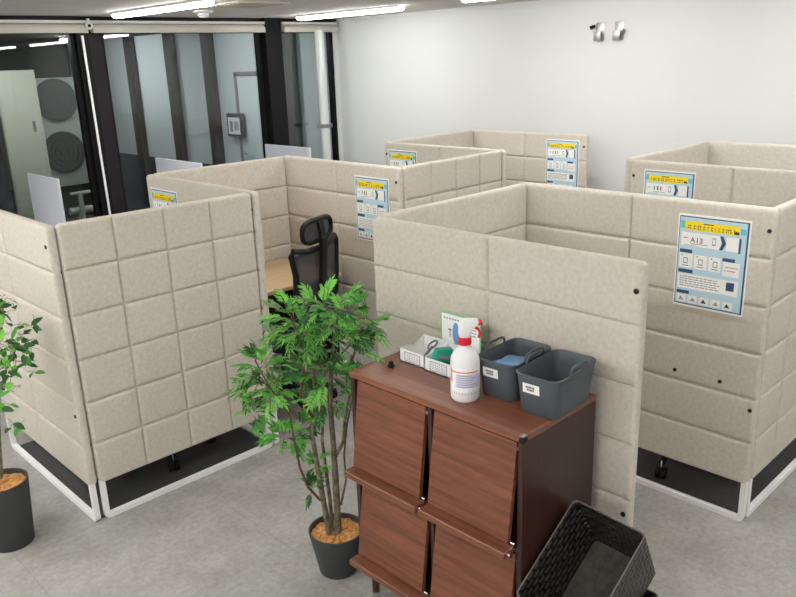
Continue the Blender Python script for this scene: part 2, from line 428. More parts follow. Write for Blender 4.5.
# x of the front face, near end y, far end y
PL_ = {1: (1.210, 3.462, 4.650), 2: (2.293, 3.452, 4.650), 3: (3.385, 3.458, 4.682), 4: (4.425, 3.448, 4.682), 5: (5.585, 3.492, 4.75)}
PR_ = {1: (2.205, 1.150, 2.434), 2: (3.318, 1.155, 2.485), 3: (4.405, 1.155, 2.440), 4: (5.580, 1.16, 2.545)}
LX = [PL_[k][0] for k in range(1, 6)]; LY1, LYL = 3.458, 4.655
RX = [PR_[k][0] for k in range(1, 5)]; RY1, RYL = 1.155, 2.44
def xpanel(q, label, ends='r', extra=()):
    x, y1, yl = q; W = yl-y1; bs = []
    for e, px in (('l', .03), ('r', W-.024)):
        if e in ends: bs += [(px, 1.404), (px, .578)]
    return panel(label, (x, yl, 0), R90, W, 2, 2, bs + [(yl-y, z) for y, z in extra])
# left row, from the camera inwards
xpanel(PL_[1], 'cream felt booth panel at the left edge behind the leafy plant')
xpanel(PL_[2], 'cream felt booth panel seen end-on behind the large square-quilted panel, small poster at its left')
xpanel(PL_[3], 'cream felt booth panel behind the mesh chair, poster hung at its right')
xpanel(PL_[4], 'cream felt booth panel behind the chair booth, only its top strip and a poster showing', 'l')
xpanel(PL_[5], 'beige felt booth panel closest to the white wall, poster at its right end')
G = .005
def side(xa, xb, y, label, far):
    W = xb-xa-TH-2*G
    if far: panel(label, (xb-G, y, 0), PI, W, 4, 1)
    else: panel(label, (xa+TH+G, y, 0), 0, W, 4, 1)
side(LX[0], LX[1], 3.458, 'large square-quilted cream felt panel facing the aisle at left, corner on the grey floor', False)
side(LX[1], LX[2], 4.672, 'cream felt panel at the back of the chair booth above the pale desk', True)
side(LX[2], LX[3], 3.452, 'beige felt panel running back from the chair booth behind the poster corner', False)
side(LX[3], LX[4], 4.735, 'beige felt panel farthest back on the left row, only its shaded inner top showing', True)
# right row
xpanel(PR_[1], 'cream felt booth panel directly behind the brown cabinet')
xpanel(PR_[2], 'cream felt booth panel carrying the large A13 poster', 'r', ((1.543, .679), (1.325, .679)))
xpanel(PR_[3], 'beige felt booth panel at right behind the A13 panel, poster at its left end', 'l')
xpanel(PR_[4], 'beige felt booth panel farthest back at the right edge before the white wall', '')
side(RX[0], RX[1], 2.462, 'cream felt panel linking the cabinet panel to the A13 panel, inner side showing', True)
side(RX[1], RX[2], 1.155, 'cream felt panel at the right edge turning back from the A13 corner', False)
side(RX[2], RX[3], 2.505, 'short strip of shaded beige felt panel at upper right, joining the two rearmost panels', True)

# dark floor sheets standing in for the shade under the enclosed booths
for xa, xb, y1, yl, l in ((LX[0], LX[1], LY1, LYL, 'dark charcoal sheet standing in for shade under the square-quilted booth at left'), (RX[1], RX[2], RY1, RYL, 'dark charcoal sheet standing in for shade under the booth behind the A13 poster panel')):
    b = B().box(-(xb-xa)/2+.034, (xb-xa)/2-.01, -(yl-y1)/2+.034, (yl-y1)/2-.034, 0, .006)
    o = obj('booth_shade_sheet', b, M['shade_sheet'], loc=((xa+xb)/2, (y1+yl)/2, 0)); tag(o, l, 'shade sheet', 'booth shade sheets')

# ------------------------------------------------------------------ posters
def poster(label, loc, rotz, number=None, seed=0):
    W, H = .325, .43; r = random.Random(seed)
    t = thing('notice_poster', label, 'poster', loc, rotz, 'booth notices')
    obj('sheet', B().box(-W/2, W/2, -.004, -.001, 0, H, .001, 1), [M['paper']], t, smooth=0)
    def q(b, u0, u1, v0, v1, lay): b.rect(-W/2+u0*W, -W/2+u1*W, H-v1*H, H-v0*H, -.0042-lay*.0002)
    b = B(); mats = [M['navy'], M['sky'], M['paper'], M['ink_soft'], M['pink'], M['ink'], M['aqua']]
    b.mi = 0; q(b, .02, .98, .02, .98, 0)
    b.mi = 1; q(b, .03, .955, .032, .968, 1)
    b.mi = 6; q(b, .04, .12, .07, .15, 2); q(b, .87, .945, .09, .15, 2)
    b.mi = 2
    for a in ((.06, .62, .19, .335), (.69, .86, .19, .335), (.05, .245, .42, .575), (.265, .45, .42, .575), (.47, .645, .42, .575), (.675, .9, .45, .60), (.05, .9, .64, .80),
              (.05, .19, .87, .955), (.215, .355, .87, .955), (.38, .52, .87, .955), (.545, .685, .87, .955), (.71, .85, .87, .955)): q(b, *a, 2)
    b.mi = 0
    for a in ((.05, .23, .375, .412), (.66, .83, .41, .445), (.05, .26, .592, .63), (.05, .23, .825, .86), (.86, .89, .19, .345)): q(b, *a, 2)
    # arrow pointing at the white square
    x = lambda u: -W/2+u*W; z = lambda v: H-v*H; y = -.0048
    b.face([b.v((x(.60), y, z(.335))), b.v((x(.645), y, z(.335))), b.v((x(.69), y, z(.262))), b.v((x(.645), y, z(.19))), b.v((x(.60), y, z(.19))), b.v((x(.635), y, z(.262)))])
    b.mi = 3
    for k in range(5):
        v = .665+k*.025; uu = .08
        while uu < .62:
            w = r.uniform(.02, .07); q(b, uu, uu+w, v, v+.010, 3); uu += w+.012
    for u0 in (.05, .265, .47):
        q(b, u0+.05, u0+.14, .545, .555, 3)
        b.mi = 5; q(b, u0+.065, u0+.125, .465, .472, 3); q(b, u0+.065, u0+.072, .472, .525, 3); q(b, u0+.118, u0+.125, .472, .525, 3); q(b, u0+.065, u0+.125, .52, .527, 3); q(b, u0+.03, u0+.05, .435, .445, 3); b.mi = 3
    for i, u0 in enumerate((.05, .215, .38, .545, .71)):
        b.mi = 5 if i in (2, 4) else 3
        b.face([b.v((x(u0+.03), -.0049, z(.935))), b.v((x(u0+.11), -.0049, z(.935))), b.v((x(u0+.07+.02*((i % 2)-.5)), -.0049, z(.89)))])
    b.mi = 3; q(b, .70, .88, .50, .508, 3); q(b, .5, .55, .22, .3, 3); q(b, .2, .44, .305, .312, 3); q(b, .1, .3, .325, .330, 3)
    b.mi = 2; q(b, .508, .542, .23, .285, 4)
    b.mi = 4; q(b, .09, .15, .245, .257, 3); q(b, .70, .715, .53, .55, 3); q(b, .73, .85, .535, .545, 3)
    b.mi = 0; q(b, .74, .85, .66, .75, 3)
    obj('printed_panels', b, mats, t, smooth=0, recalc=False)
    b = B(); b.mi = 0; q(b, .10, .86, .07, .165, 3)
    b.mi = 1; q(b, .36, .50, .083, .094, 4)
    u = .14
    while u < .78:
        b.mi = 2 if .50 < u < .60 else 1
        w = r.uniform(.012, .03); q(b, u, u+w, .112, .122, 4); q(b, u+.004, u+.010, .112, .150, 4)
        if r.random() < .7: q(b, u, u+w, .14, .150, 4)
        u += w+r.choice((.008, .008, .03))
    b.mi = 1; q(b, .79, .85, .125, .155, 4)
    obj('yellow_header', b, [M['yellow'], M['ink'], M['orange']], t, smooth=0, recalc=False)
    if number:
        c = bpy.data.curves.new('booth_number', 'FONT'); c.body = number; c.size = .034; c.extrude = .0002; c.align_x = 'LEFT'
        tmp = bpy.data.objects.new('tmp_text', c); col.objects.link(tmp)
        bpy.context.view_layer.update()
        me = bpy.data.meshes.new_from_object(tmp.evaluated_get(bpy.context.evaluated_depsgraph_get()))
        bpy.data.objects.remove(tmp); me.name = 'booth_number'; me.materials.clear(); me.materials.append(M['ink'])
        o = bpy.data.objects.new('booth_number', me); col.objects.link(o); o.parent = t
        o.location = (-W/2+.19*W, -.0052, H-.295*H); o.rotation_euler = (PI/2, 0, 0); o.scale = (1.05, 1, 1)
    else:
        b = B(); b.mi = 0
        for k in range(3): q(b, .21+k*.065, .21+k*.065+.018+.008*(k % 2), .225, .285, 3)
        obj('booth_number', b, [M['ink']], t, smooth=0, recalc=False)
ZP = 1.010
poster('large blue and white A13 notice with yellow header on the right-hand panel', (RX[1], 1.415, ZP-.003), R90, 'A13', 1)
poster('blue notice with yellow header on the panel behind the mesh chair', (LX[2], 3.712, .99), R90, None, 2)
poster('notice partly hidden behind the large square-quilted panel, only its yellow header showing', (LX[1], 4.43, .995), R90, None, 3)
poster('notice with only its top showing, left end of the screen behind the chair booth', (LX[3], 4.467, 1.012), R90, None, 4)
poster('blue notice at the right end of the rearmost left panel, against the white wall', (LX[4], 3.722, 1.022), R90, None, 5)
poster('notice at upper right showing only its top half above the A13 panel', (RX[2], 2.174, 1.02), R90, None, 6)

# ------------------------------------------------------------------ desk and chairs
t = thing('booth_desk', 'pale wooden desk against the back of the booth behind the mesh chair', 'desk', ((LX[1]+TH+LX[2])/2, 4.28, 0))
w = (LX[2]-LX[1]-TH)/2-.006
obj('desktop', B().box(-w, w-.10, -.33, .325, .735, .76, .004), M['desk_wood'], t)
for sx in (-1, 1):
    obj('side_panel', B().box(sx*(w-.07)-.062, sx*(w-.07)-.038, -.28, .30, 0, .735, .003), M['black_plastic'], t)
obj('modesty_panel', B().box(-w+.04, w-.12, .02, .035, .25, .733, .003), M['black_plastic'], t)

def chair(label, loc, rotz):
    t = thing('office_chair', label, 'chair', loc, rotz, 'mesh office chairs')
    b = B()
    pr = rrect(.48, .46, .09)
    b.rings([[(x*k, y*k, z) for x, y in pr] for k, z in ((.93, .44), (1, .455), (1, .48), (.96, .5), (.8, .508))])
    obj('seat', b, M['chair_fabric'], t, smooth=50)
    # backrest frame: rounded loop, leaning back slightly
    def bk(x, z): return (x, -.23 - (z-.5)*.10 - .03*math.sin((z-.5)*5) - .10*(.22**2-x*x)*4, z)
    loop = [(-.19, .56), (-.215, .62), (-.225, .78), (-.228, .95), (-.250, 1.075), (-.232, 1.10), (-.12, 1.075), (0, 1.07), (.12, 1.075), (.232, 1.10), (.250, 1.075), (.228, .95), (.225, .78), (.215, .62), (.19, .56), (.08, .54), (-.08, .54), (-.19, .56)]
    obj('backrest_frame', B().tube([bk(*p) for p in loop], .019, 10), M['black_plastic'], t, smooth=60)
    b = B(); zs = [.55+k*.065 for k in range(9)]
    rows = [[bk(-.222+.0555*i if True else 0, z) for i in range(9)] for z in zs]
    R1 = [[b.v(p) for p in r] for r in rows]
    for a in range(8):
        for i in range(8): b.face([R1[a][i], R1[a][i+1], R1[a+1][i+1], R1[a+1][i]])
    bmesh.ops.solidify(b.bm, geom=b.bm.faces[:], thickness=.004)
    obj('backrest_mesh', b, M['chair_mesh'], t, smooth=60)
    obj('spine', B().sweep([(0, -.12, .43), (0, -.29, .47), (0, -.325, .6), (0, -.335, .85), (0, -.355, 1.08), (0, -.36, 1.14)], .055, .022, Vector((1, 0, 0))), M['black_plastic'], t)
    h = [(.16*math.copysign(abs(math.cos(a))**.6, math.cos(a)), 1.186+.066*math.copysign(abs(math.sin(a))**.6, math.sin(a))) for a in [k*PI/12 for k in range(24)]]
    hy = lambda x: -.315-.35*(.16**2-x*x)
    hr = obj('headrest_frame', B().tube([(x, hy(x), z) for x, z in h]+[(h[0][0], hy(h[0][0]), h[0][1])], .015, 10), M['black_plastic'], t, smooth=60)
    b = B(); c = [b.v((x*.97, hy(x)+.003, z)) for x, z in h]; m0 = b.v((0, hy(0)+.003, 1.186))
    for i in range(24): b.face([c[i], c[(i+1) % 24], m0])
    bmesh.ops.solidify(b.bm, geom=b.bm.faces[:], thickness=.004)
    obj('headrest_mesh', b, M['chair_mesh'], hr, smooth=60)
    obj('headrest_bracket', B().sweep([(0, -.35, 1.10), (0, -.352, 1.17), (0, -.34, 1.235)], .05, .02, Vector((1, 0, 0))), M['black_plastic'], hr)
    for s in (-1, 1):
        a = obj('armrest', B().tube([(s*.2, -.02, .45), (s*.29, -.02, .47), (s*.30, -.04, .66)], .018, 10), M['black_plastic'], t)
        obj('arm_pad', B().box(s*.30-.04, s*.30+.04, -.14, .10, .66, .69, .012), M['black_plastic'], a)
    obj('gas_lift', B().cyl((0, 0, .09), (0, 0, .3), .028, .028).cyl((0, 0, .28), (0, 0, .44), .018).box(-.1, .1, -.14, .1, .41, .445, .01), M['black_plastic'], t)
    for k in range(5):
        a = PI/2 + k*2*PI/5; c_, s_ = math.cos(a), math.sin(a)
        g = obj('base_leg', B().tube([(.02*c_, .02*s_, .125), (.16*c_, .16*s_, .115), (.30*c_, .30*s_, .085)], [.03, .024, .017], 10), M['black_plastic'], t)
        px, py = -s_, c_
        b = B()
        for q in (-.016, .016): b.tube([(.30*c_+px*(q-.009), .30*s_+py*(q-.009), .03), (.30*c_+px*(q+.009), .30*s_+py*(q+.009), .03)], .03, 18)
        b.mi = 1; b.cyl((.30*c_, .30*s_, .04), (.30*c_, .30*s_, .10), .007)
        obj('caster', b, [M['black_plastic'], M['chrome']], g)
    return t
ch = chair('black mesh-back office chair with headrest pushed up to the pale desk', (2.72, 3.90, 0), math.radians(19))
dup(ch, (1.80, 3.93, .007), math.radians(168), 'office chair inside the square-quilted booth, only a caster showing under the panel')
dup(ch, (3.735, 1.70, .007), math.radians(175), 'office chair behind the A13 panel, only a caster showing under the panel')

# ------------------------------------------------------------------ cabinet
CX0, CX1, CY0, CY1, CZ0, CZ1 = 1.74, 2.155, 1.272, 2.078, .215, 1.03
cab = thing('flap_cabinet', 'dark walnut cabinet with four slanted flap doors, standing against the cream panel', 'cabinet', ((CX0+CX1)/2, (CY0+CY1)/2, 0))
ox, oy = (CX0+CX1)/2, (CY0+CY1)/2
def L(b): return b
def cbox(x0, x1, y0, y1, z0, z1, bev=.002): return B().box(x0-ox, x1-ox, y0-oy, y1-oy, z0, z1, bev, 1)
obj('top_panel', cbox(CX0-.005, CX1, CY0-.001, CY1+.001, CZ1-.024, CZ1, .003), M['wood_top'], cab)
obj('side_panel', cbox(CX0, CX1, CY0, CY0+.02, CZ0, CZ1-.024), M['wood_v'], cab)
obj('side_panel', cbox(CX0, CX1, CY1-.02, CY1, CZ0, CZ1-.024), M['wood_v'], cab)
obj('divider', cbox(CX0+.004, CX1-.01, 1.663, 1.681, CZ0, CZ1-.024), M['wood_v'], cab)
obj('back_panel', cbox(CX1-.01, CX1, CY0+.02, CY1-.02, CZ0, CZ1-.024), M['wood_in'], cab)
obj('bottom_panel', cbox(CX0+.004, CX1-.01, CY0+.02, CY1-.02, CZ0, CZ0+.02), M['wood_v'], cab)
obj('shelf', cbox(CX0+.004, CX1-.01, CY0+.02, CY1-.02, .60, .62), M['wood_v'], cab)
for (ya, yb) in ((1.694, 2.046), (1.302, 1.652)):
    for zt, zl in ((.995, .655), (.588, .258)):
        # flap hinged at the top, its foot standing forward on the ledge
        b = B(); xt, xb_ = CX0+.010, CX0-.036
        n = Vector((-(zt-zl), 0, (xt-xb_)*-1)).normalized()
        p = [(xt, zt), (xb_, zl), (xb_+.016, zl-.002), (xt+.016, zt)]
        b.rings([[(x-ox, y-oy, z) for x, z in p] for y in (ya, yb)])
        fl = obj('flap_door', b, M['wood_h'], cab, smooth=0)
        lip = obj('display_ledge', cbox(CX0-.084, CX0-.030, ya-.022, yb+.004, zl-.030, zl-.004, .003), M['wood_h'], fl)
        b = B().tube([(CX0-.062-ox, ya-.020-oy, zl-.018), (CX0-.062-ox, ya-.034-oy, zl-.018)], .008, 12)
        b.tube([(CX0-.030-ox, ya-.012-oy, zl+.004), (CX0-.030-ox, ya-.026-oy, zl+.004)], .006, 12)
        obj('pin', b, M['chrome'], lip)
        obj('hinge', B().cyl((CX0+.012-ox, ya-.004-oy, zt-.02), (CX0+.012-ox, ya-.018-oy, zt-.02), .007), M['grey_tool'], fl)
for x in (CX0+.05, CX1-.05):
    for y in (CY0+.05, CY1-.03):
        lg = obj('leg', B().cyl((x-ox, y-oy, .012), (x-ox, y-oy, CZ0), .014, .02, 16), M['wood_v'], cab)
        obj('foot', B().cyl((x-ox, y-oy, 0), (x-ox, y-oy, .03), .017, .017, 16), M['chrome'], lg)
b = B().box(CX0-.011-ox, CX0+.016-ox, CY0-.009-oy, CY0+.010-oy, CZ1-.022, CZ1-.003, .004)
b.mi = 1; b.box(CX0-.004-ox, CX0+.016-ox, CY0-.004-oy, CY0+.012-oy, CZ1-.003, CZ1+.002, .001, 1)
obj('corner_guard', b, [M['black_plastic'], M['chrome']], cab)

# things on the cabinet
k = obj('black_stopper', B().lathe([(.013, 0), (.013, .006), (.009, .012), (.010, .018), (.006, .022)], seg=20), M['black_plastic'], loc=(1.868, 1.985, CZ1), smooth=50)
tag(k, 'small black stopper on the bare left end of the cabinet top', 'stopper')

def storage_bin(label, loc, rotz, w, d, h, cloth=False):
    t = thing('storage_bin', label, 'bin', loc, rotz, 'grey storage bins')
    r = .035; o0 = .90
    P = lambda k, z, rr, tk=0: [(x, y, z) for x, y in rrect(w*k-2*tk, d*k-2*tk, max(.006, rr-tk), 6)]
    b = B()
    b.rings([P(.86, 0, r), P(.89, .004, r), P(.955, h*.55, r), P(1, h-.008, r), P(1.025, h-.006, r), P(1.03, h, r), P(1.0, h+.002, r), P(.985, h-.002, r, .001), P(.94, h*.55, r, .003), P(.87, .012, r, .004), P(.8, .008, r, .004)])
    obj('bin_body', b, M['bin'], t, smooth=50)
    for s in (-1, 1):
        pts = []
        for q in range(13):
            a = PI*q/12; pts.append((-.052*math.copysign(abs(math.cos(a))**.45, math.cos(a)), s*(d/2+.001), h-.002+.026*math.sin(a)**.5))
        obj('handle', B().tube(pts, .0045, 8), M['bin'], t, smooth=60)
    xf = lambda z: -w*.5*(.955+.045*(z-.55*h)/(.45*h))
    lb = B(); y0, y1, z0, z1 = -.016, .046, h*.56, h*.80
    lb.rings([[(xf(z)-q, y, z) for z, y in ((z0, y0), (z0, y1), (z1, y1), (z1, y0))] for q in (-.0005, .0008)])
    l_ = obj('label_sticker', lb, M['paper'], t, smooth=0)
    b = B()
    for zc_, a, c in ((.71, .002, .030), (.64, .004, .026)):
        u = a
        while u < c:
            za, zb = h*zc_-.003, h*zc_+.0045
            b.face([b.v((xf(z)-.0012, y, z)) for z, y in ((za, u+.004), (za, u), (zb, u), (zb, u+.004))]); u += .0055
    obj('marks', b, M['ink'], l_, smooth=0, recalc=False)
    return t
storage_bin('grey storage bin at the right end of the cabinet, empty', (1.998, 1.331, CZ1), math.radians(3), .264, .162, .140)
storage_bin('grey storage bin holding blue cloths, between spray bottle and empty bin', (2.012, 1.513, CZ1), math.radians(2), .244, .160, .138)
b = B()
for k, (ang, z) in enumerate(((12, .085), (-6, .094), (20, .103))):
    mt = Matrix.Translation((0, 0, z)) @ Matrix.Rotation(math.radians(ang), 4, 'Z') @ Matrix.Rotation(math.radians(4+3*k), 4, 'Y')
    b.box(-.085+.012*k, .07, -.052, .05-.01*k, -.004, .005, .004, 2, mt)
b.box(-.08, .08, -.05, .05, .004, .082, .012, 2)
o = obj('folded_cloths', b, M['cloth_blue'], loc=(1.985, 1.511, CZ1+.010), smooth=50); tag(o, 'folded light blue cloths inside the grey bin beside the spray bottle', 'cloth')

# spray bottle
t = thing('spray_bottle', 'white spray bottle with red collar and trigger on the cabinet edge', 'bottle', (1.842, 1.592, CZ1), math.radians(-45))
obj('bottle_body', B().lathe([(.044, 0), (.049, .006), (.05, .02), (.05, .135), (.047, .152), (.036, .172), (.022, .184), (.017, .19), (.017, .205)], seg=36), M['bottle'], t, smooth=50)
b = B(); mats = [M['paper'], M['pink'], M['violet'], M['ink_soft'], M['red']]
def wrap(a0, a1, z0, z1, mi, rr=.0505):
    b.mi = mi; n = 8
    A = [b.v((rr*math.cos(a0+(a1-a0)*k/n), rr*math.sin(a0+(a1-a0)*k/n), z0)) for k in range(n+1)]
    C_ = [b.v((rr*math.cos(a0+(a1-a0)*k/n), rr*math.sin(a0+(a1-a0)*k/n), z1)) for k in range(n+1)]
    for k in range(n): b.face([A[k], A[k+1], C_[k+1], C_[k]])
base = math.radians(225+45)
wrap(base-1.3, base+1.3, .04, .125, 0); wrap(base-1.1, base+.9, .108, .113, 1, .0509); wrap(base-1.25, base-1.08, .07, .12, 1, .0509)
wrap(base-.75, base+1.0, .055, .103, 2, .0508)
for z in (.098, .09, .082, .074, .066, .058): wrap(base-.6, base+.8-(z*40 % .5), z, z+.003, 3, .0511)
for k in range(9): wrap(base-.9+k*.2, base-.9+k*.2+.05, .03, .036, 3, .0506)
obj('bottle_label', b, mats, t, smooth=50, recalc=False)
obj('collar', B().lathe([(.0215, .196), (.0225, .2), (.0225, .219), (.020, .222)], seg=28), M['red'], t)
b = B()
b.rings([[(x, y, z) for x, y in rrect(w_, .026, .008, 3, c_)] for w_, c_, z in ((.036, 0, .222), (.04, -.002, .235), (.052, .004, .252), (.066, .012, .266), (.066, .016, .276), (.05, .016, .283))])
sh = obj('sprayer_head', b, M['white_plastic'], t, smooth=50)
obj('nozzle', B().cyl((.044, 0, .270), (.058, 0, .272), .011, .009, 16), M['red'], sh)
obj('trigger', B().sweep([(.03, 0, .258), (.047, 0, .246), (.052, 0, .232), (.047, 0, .218)], .012, .008), M['red'], sh)

# stationery trays
def tray(label, loc, wy, dx):
    t = thing('stationery_tray', label, 'tray', loc, 0, 'white stationery trays')
    b = B(); h = .052; tk = .004; b.box(0, dx, 0, wy, 0, .004)
    b.box(0, tk, 0, wy, 0, h); b.box(dx-tk, dx, 0, wy, 0, h+.018)
    for y in (0, wy-tk):
        b.rings([[(0, q, 0), (0, q, h), (dx*.3, q, h), (dx*.55, q, h*.75), (dx, q, h+.018), (dx, q, 0)] for q in (y, y+tk)])
    obj('tray_body', b, M['white_plastic'], t, smooth=0)
    b = B(); y0, y1 = wy*.18, wy*.78
    for a in ((y0, y1, .008, .0095), (y0, y1, .043, .0445), (y0, y0+.0015, .008, .0445), (y1-.0015, y1, .008, .0445)):
        b.box(-.0012, .001, a[0], a[1], a[2], a[3])
    b.mi = 1
    for z in (.015, .022, .029, .036):
        u = y0+.008
        while u < y1-.012: b.box(-.0010, .001, u, u+.004, z, z+.003); u += .009
    obj('tray_label', b, [M['navy'], M['ink_soft']], t, smooth=0)
    return t
tray('white stationery tray at the left end of the row on the cabinet', (1.935, 1.872, CZ1), .134, .14)
tray('white stationery tray holding a teal tape dispenser, next to the spray bottle', (1.928, 1.728, CZ1), .140, .14)
t = thing('tape_dispenser', 'teal tape dispenser lying in the white tray beside the bottle', 'dispenser', (1.985, 1.822, CZ1+.012), math.radians(-35))
obj('body', B().rings([[(x, y, .012+.0*y) for x, y in rrect(.085, .034, .014, 4)], [(x, y, .05) for x, y in rrect(.085, .036, .014, 4)], [(x*.9, y, .068) for x, y in rrect(.07, .03, .012, 4)]]).box(-.04, .04, -.014, .014, 0, .013), M['teal'], t, smooth=50)
obj('blade_holder', B().box(.03, .06, -.012, .012, .03, .055, .004), M['grey_tool'], t)
o = obj('marker_pen', B().tube([(0, 0, .0), (.0, .11, .02), (0, .125, .022)], [.007, .007, .004], 12), M['grey_tool'], loc=(2.035, 1.735, CZ1+.045), smooth=50); o.rotation_euler = (0, 0, math.radians(60)); tag(o, 'grey marker pen lying across the tray with the tape dispenser', 'pen')
o = obj('scissors', B().tube([(-.06, .0, .012), (.02, .004, .05)], [.004, .006], 8).tube([(.02+.022*math.cos(a), .004+.014*math.sin(a), .058+.01*math.cos(a)) for a in [k*PI/6 for k in range(13)]], .004, 8), M['grey_tool'], loc=(2.00, 1.905, CZ1+.006), smooth=50); tag(o, 'grey-handled scissors leaning in the leftmost white tray', 'scissors')

# sign in a stand
t = thing('sign_stand', 'white instruction card with green border standing behind the trays', 'sign', (2.122, 1.853, CZ1), R90)
obj('card', B().box(-.102, .102, -.004, .0, .008, .168, .001, 1), M['green_edge'], t, smooth=0)
b = B(); mats = [M['paper'], M['blue_print'], M['ink_soft'], M['ink'], M['pink']]
b.mi = 0; b.rect(-.096, .096, .014, .162, -.0043)
b.mi = 1
c = b.v((-.022, -.0047, .09)); ring = [b.v((-.022+.018*math.cos(k*PI/8), -.0047, .09+.045*math.sin(k*PI/8))) for k in range(16)]
for k in range(16): b.face([c, ring[k], ring[(k+1) % 16]])
b.rect(-.03, -.008, .045, .075, -.0046)
b.mi = 2
u = -.085
while u < .08: b.rect(u, u+.010, .142, .148, -.0046); u += .014
for z in (.12, .108, .096, .03): b.rect(.02, .08, z, z+.004, -.0046)
b.mi = 3; b.rect(-.055, -.051, .07, .105, -.0046); b.rect(-.062, -.044, .098, .102, -.0046)
obj('printed_sheet', b, mats, t, smooth=0, recalc=False)
obj('stand_foot', B().box(-.104, .104, -.03, .025, 0, .008, .002), M['white_plastic'], t)

# ------------------------------------------------------------------ woven boxes
def woven(label, mtx, w=.27, d=.38, h=.273, n=0):
    t = thing('woven_box', label, 'box', (0, 0, 0), 0, 'black woven boxes')
    t.matrix_world = mtx
    tp = .0145; tk = .006
    # local: rim centre at origin, x = depth, y = width, -z = down
    P = lambda s, z, q=0: [(x, y, z) for x, y in rrect(d-2*s, w-2*s, max(.004, .018-q), 4)]
    b = B(); b.mi = 0
    b.rings([P(tp, -h), P(0, 0), P(tk, 0, .006), P(tp+tk, -h+.006, .006)], cap1=False)
    obj('box_wall', b, M['woven'], t, smooth=50)
    obj('box_floor', B().rings([P(tp+tk, -h+.0062, .006), P(tp+tk, -h+.0075, .006)]), M['woven_base'], t, smooth=0)
    b = B(); rim = [Vector((x, y, .001)) for x, y in rrect(d-.006, w-.006, .018, 5)]; rim.append(rim[0])
    b.tube(rim, .0030, 8); obj('rim', b, M['woven_rim'], t, smooth=60)
    return t
# tilted box: rim corners fitted from the picture
BL, BR, FL = Vector((2.003, 1.248, .704)), Vector((2.001, .977, .688)), Vector((1.693, 1.264, .482))
ex = (BL-FL).normalized(); ey = (BL-BR).normalized(); ez = ex.cross(ey).normalized(); ey = ez.cross(ex)
cen = BL - ex*.19 - ey*.135 
mt = Matrix(((ex.x, ey.x, ez.x, cen.x), (ex.y, ey.y, ez.y, cen.y), (ex.z, ey.z, ez.z, cen.z), (0, 0, 0, 1)))
woven('black woven box tilted forward against the cabinet side, open and empty', mt)
for k in range(2):
    woven(('lower', 'upper')[k] + ' black woven box nested upright under the tilted one', Matrix.Translation((1.957, 1.122, .2735+.095*k)))

# ------------------------------------------------------------------ plants
def at(px, py, c, off=0.0):
    d = fw + RT*((px-398)/CAM_F) - UP*((py-298.5)/CAM_F)
    h = Vector((c[0], c[1], 0)).normalized(); t_ = (c[0]*h.x+c[1]*h.y+off)/(d.x*h.x+d.y*h.y)
    return Vector((0, 0, CAM_H)) + d*t_
def pot(t, rt, rb, h):
    obj('pot', B().lathe([(rb*.96, 0), (rb, .004), (rt, h-.004), (rt, h), (rt-.007, h), (rt-.009, h-.03)], seg=48, cap1=False), M['pot'], t, smooth=50)
    b = B(); r = random.Random(3); pr = [(0.001, 0), (rt*.3, 0), (rt*.6, 0), (rt-.010, 0)]
    rows = [[(R_*math.cos(k*PI/18), R_*math.sin(k*PI/18), h-.024+r.uniform(-.005, .007)) for k in range(36)] for R_, z in pr]
    b.rings(rows[::-1], cap0=False)
    obj('bark_mulch', b, M['bark_chip'], t, smooth=0)
def blade(b, p, d, n, l, w, droop=.25, prof=((0, .12), (.2, .7), (.45, 1), (.75, .6), (1, 0))):
    s = d.cross(n)
    if s.length < 1e-4: s = d.orthogonal()
    s.normalize(); n = s.cross(d).normalized(); L_ = []; Rr = []; Cc = []
    for u, ww in prof:
        q = p + d*(l*u) - n*(l*droop*u*u)
        Cc.append(b.v(q)); L_.append(b.v(q + s*w*ww*.5 + n*w*.10*ww)); Rr.append(b.v(q - s*w*ww*.5 + n*w*.10*ww))
    for i in range(len(prof)-1):
        b.face([Cc[i], L_[i], L_[i+1], Cc[i+1]]); b.face([Rr[i], Cc[i], Cc[i+1], Rr[i+1]])
def frond(b, p, d, r, l, nl, lw, ll, stem_mi):
    n = Vector((0, 0, 1)) + Vector((r.uniform(-.35, .35), r.uniform(-.35, .35), 0)); s = d.cross(n).normalized(); n = s.cross(d).normalized()
    pts = [p + d*(l*u) - Vector((0, 0, 1))*(l*.28*u*u) for u in (0, .25, .5, .75, 1)]
    b.mi = stem_mi; b.tube(pts, [.0022, .002, .0017, .0013, .001], 5)
    mi = r.choices((0, 1, 2, 3), (4, 4, 2.4, 1.2))[0]
    for k in range(nl):
        u = .22+.72*k/(nl-1); i = min(3, int(u*4)); q = pts[i].lerp(pts[i+1], u*4-i); dd = (pts[i+1]-pts[i]).normalized()
        for sg in (-1, 1):
            b.mi = mi if r.random() < .75 else r.choice((0, 1, 2))
            v = (dd*.78 + s*sg*.72 + n*r.uniform(-.15, .2)).normalized()
            blade(b, q, v, n, ll*r.uniform(.75, 1.1)*(1-.25*abs(u-.45)), lw, r.uniform(.1, .35))
    b.mi = mi; blade(b, pts[-1], (pts[-1]-pts[-2]).normalized(), n, ll, lw, .2)

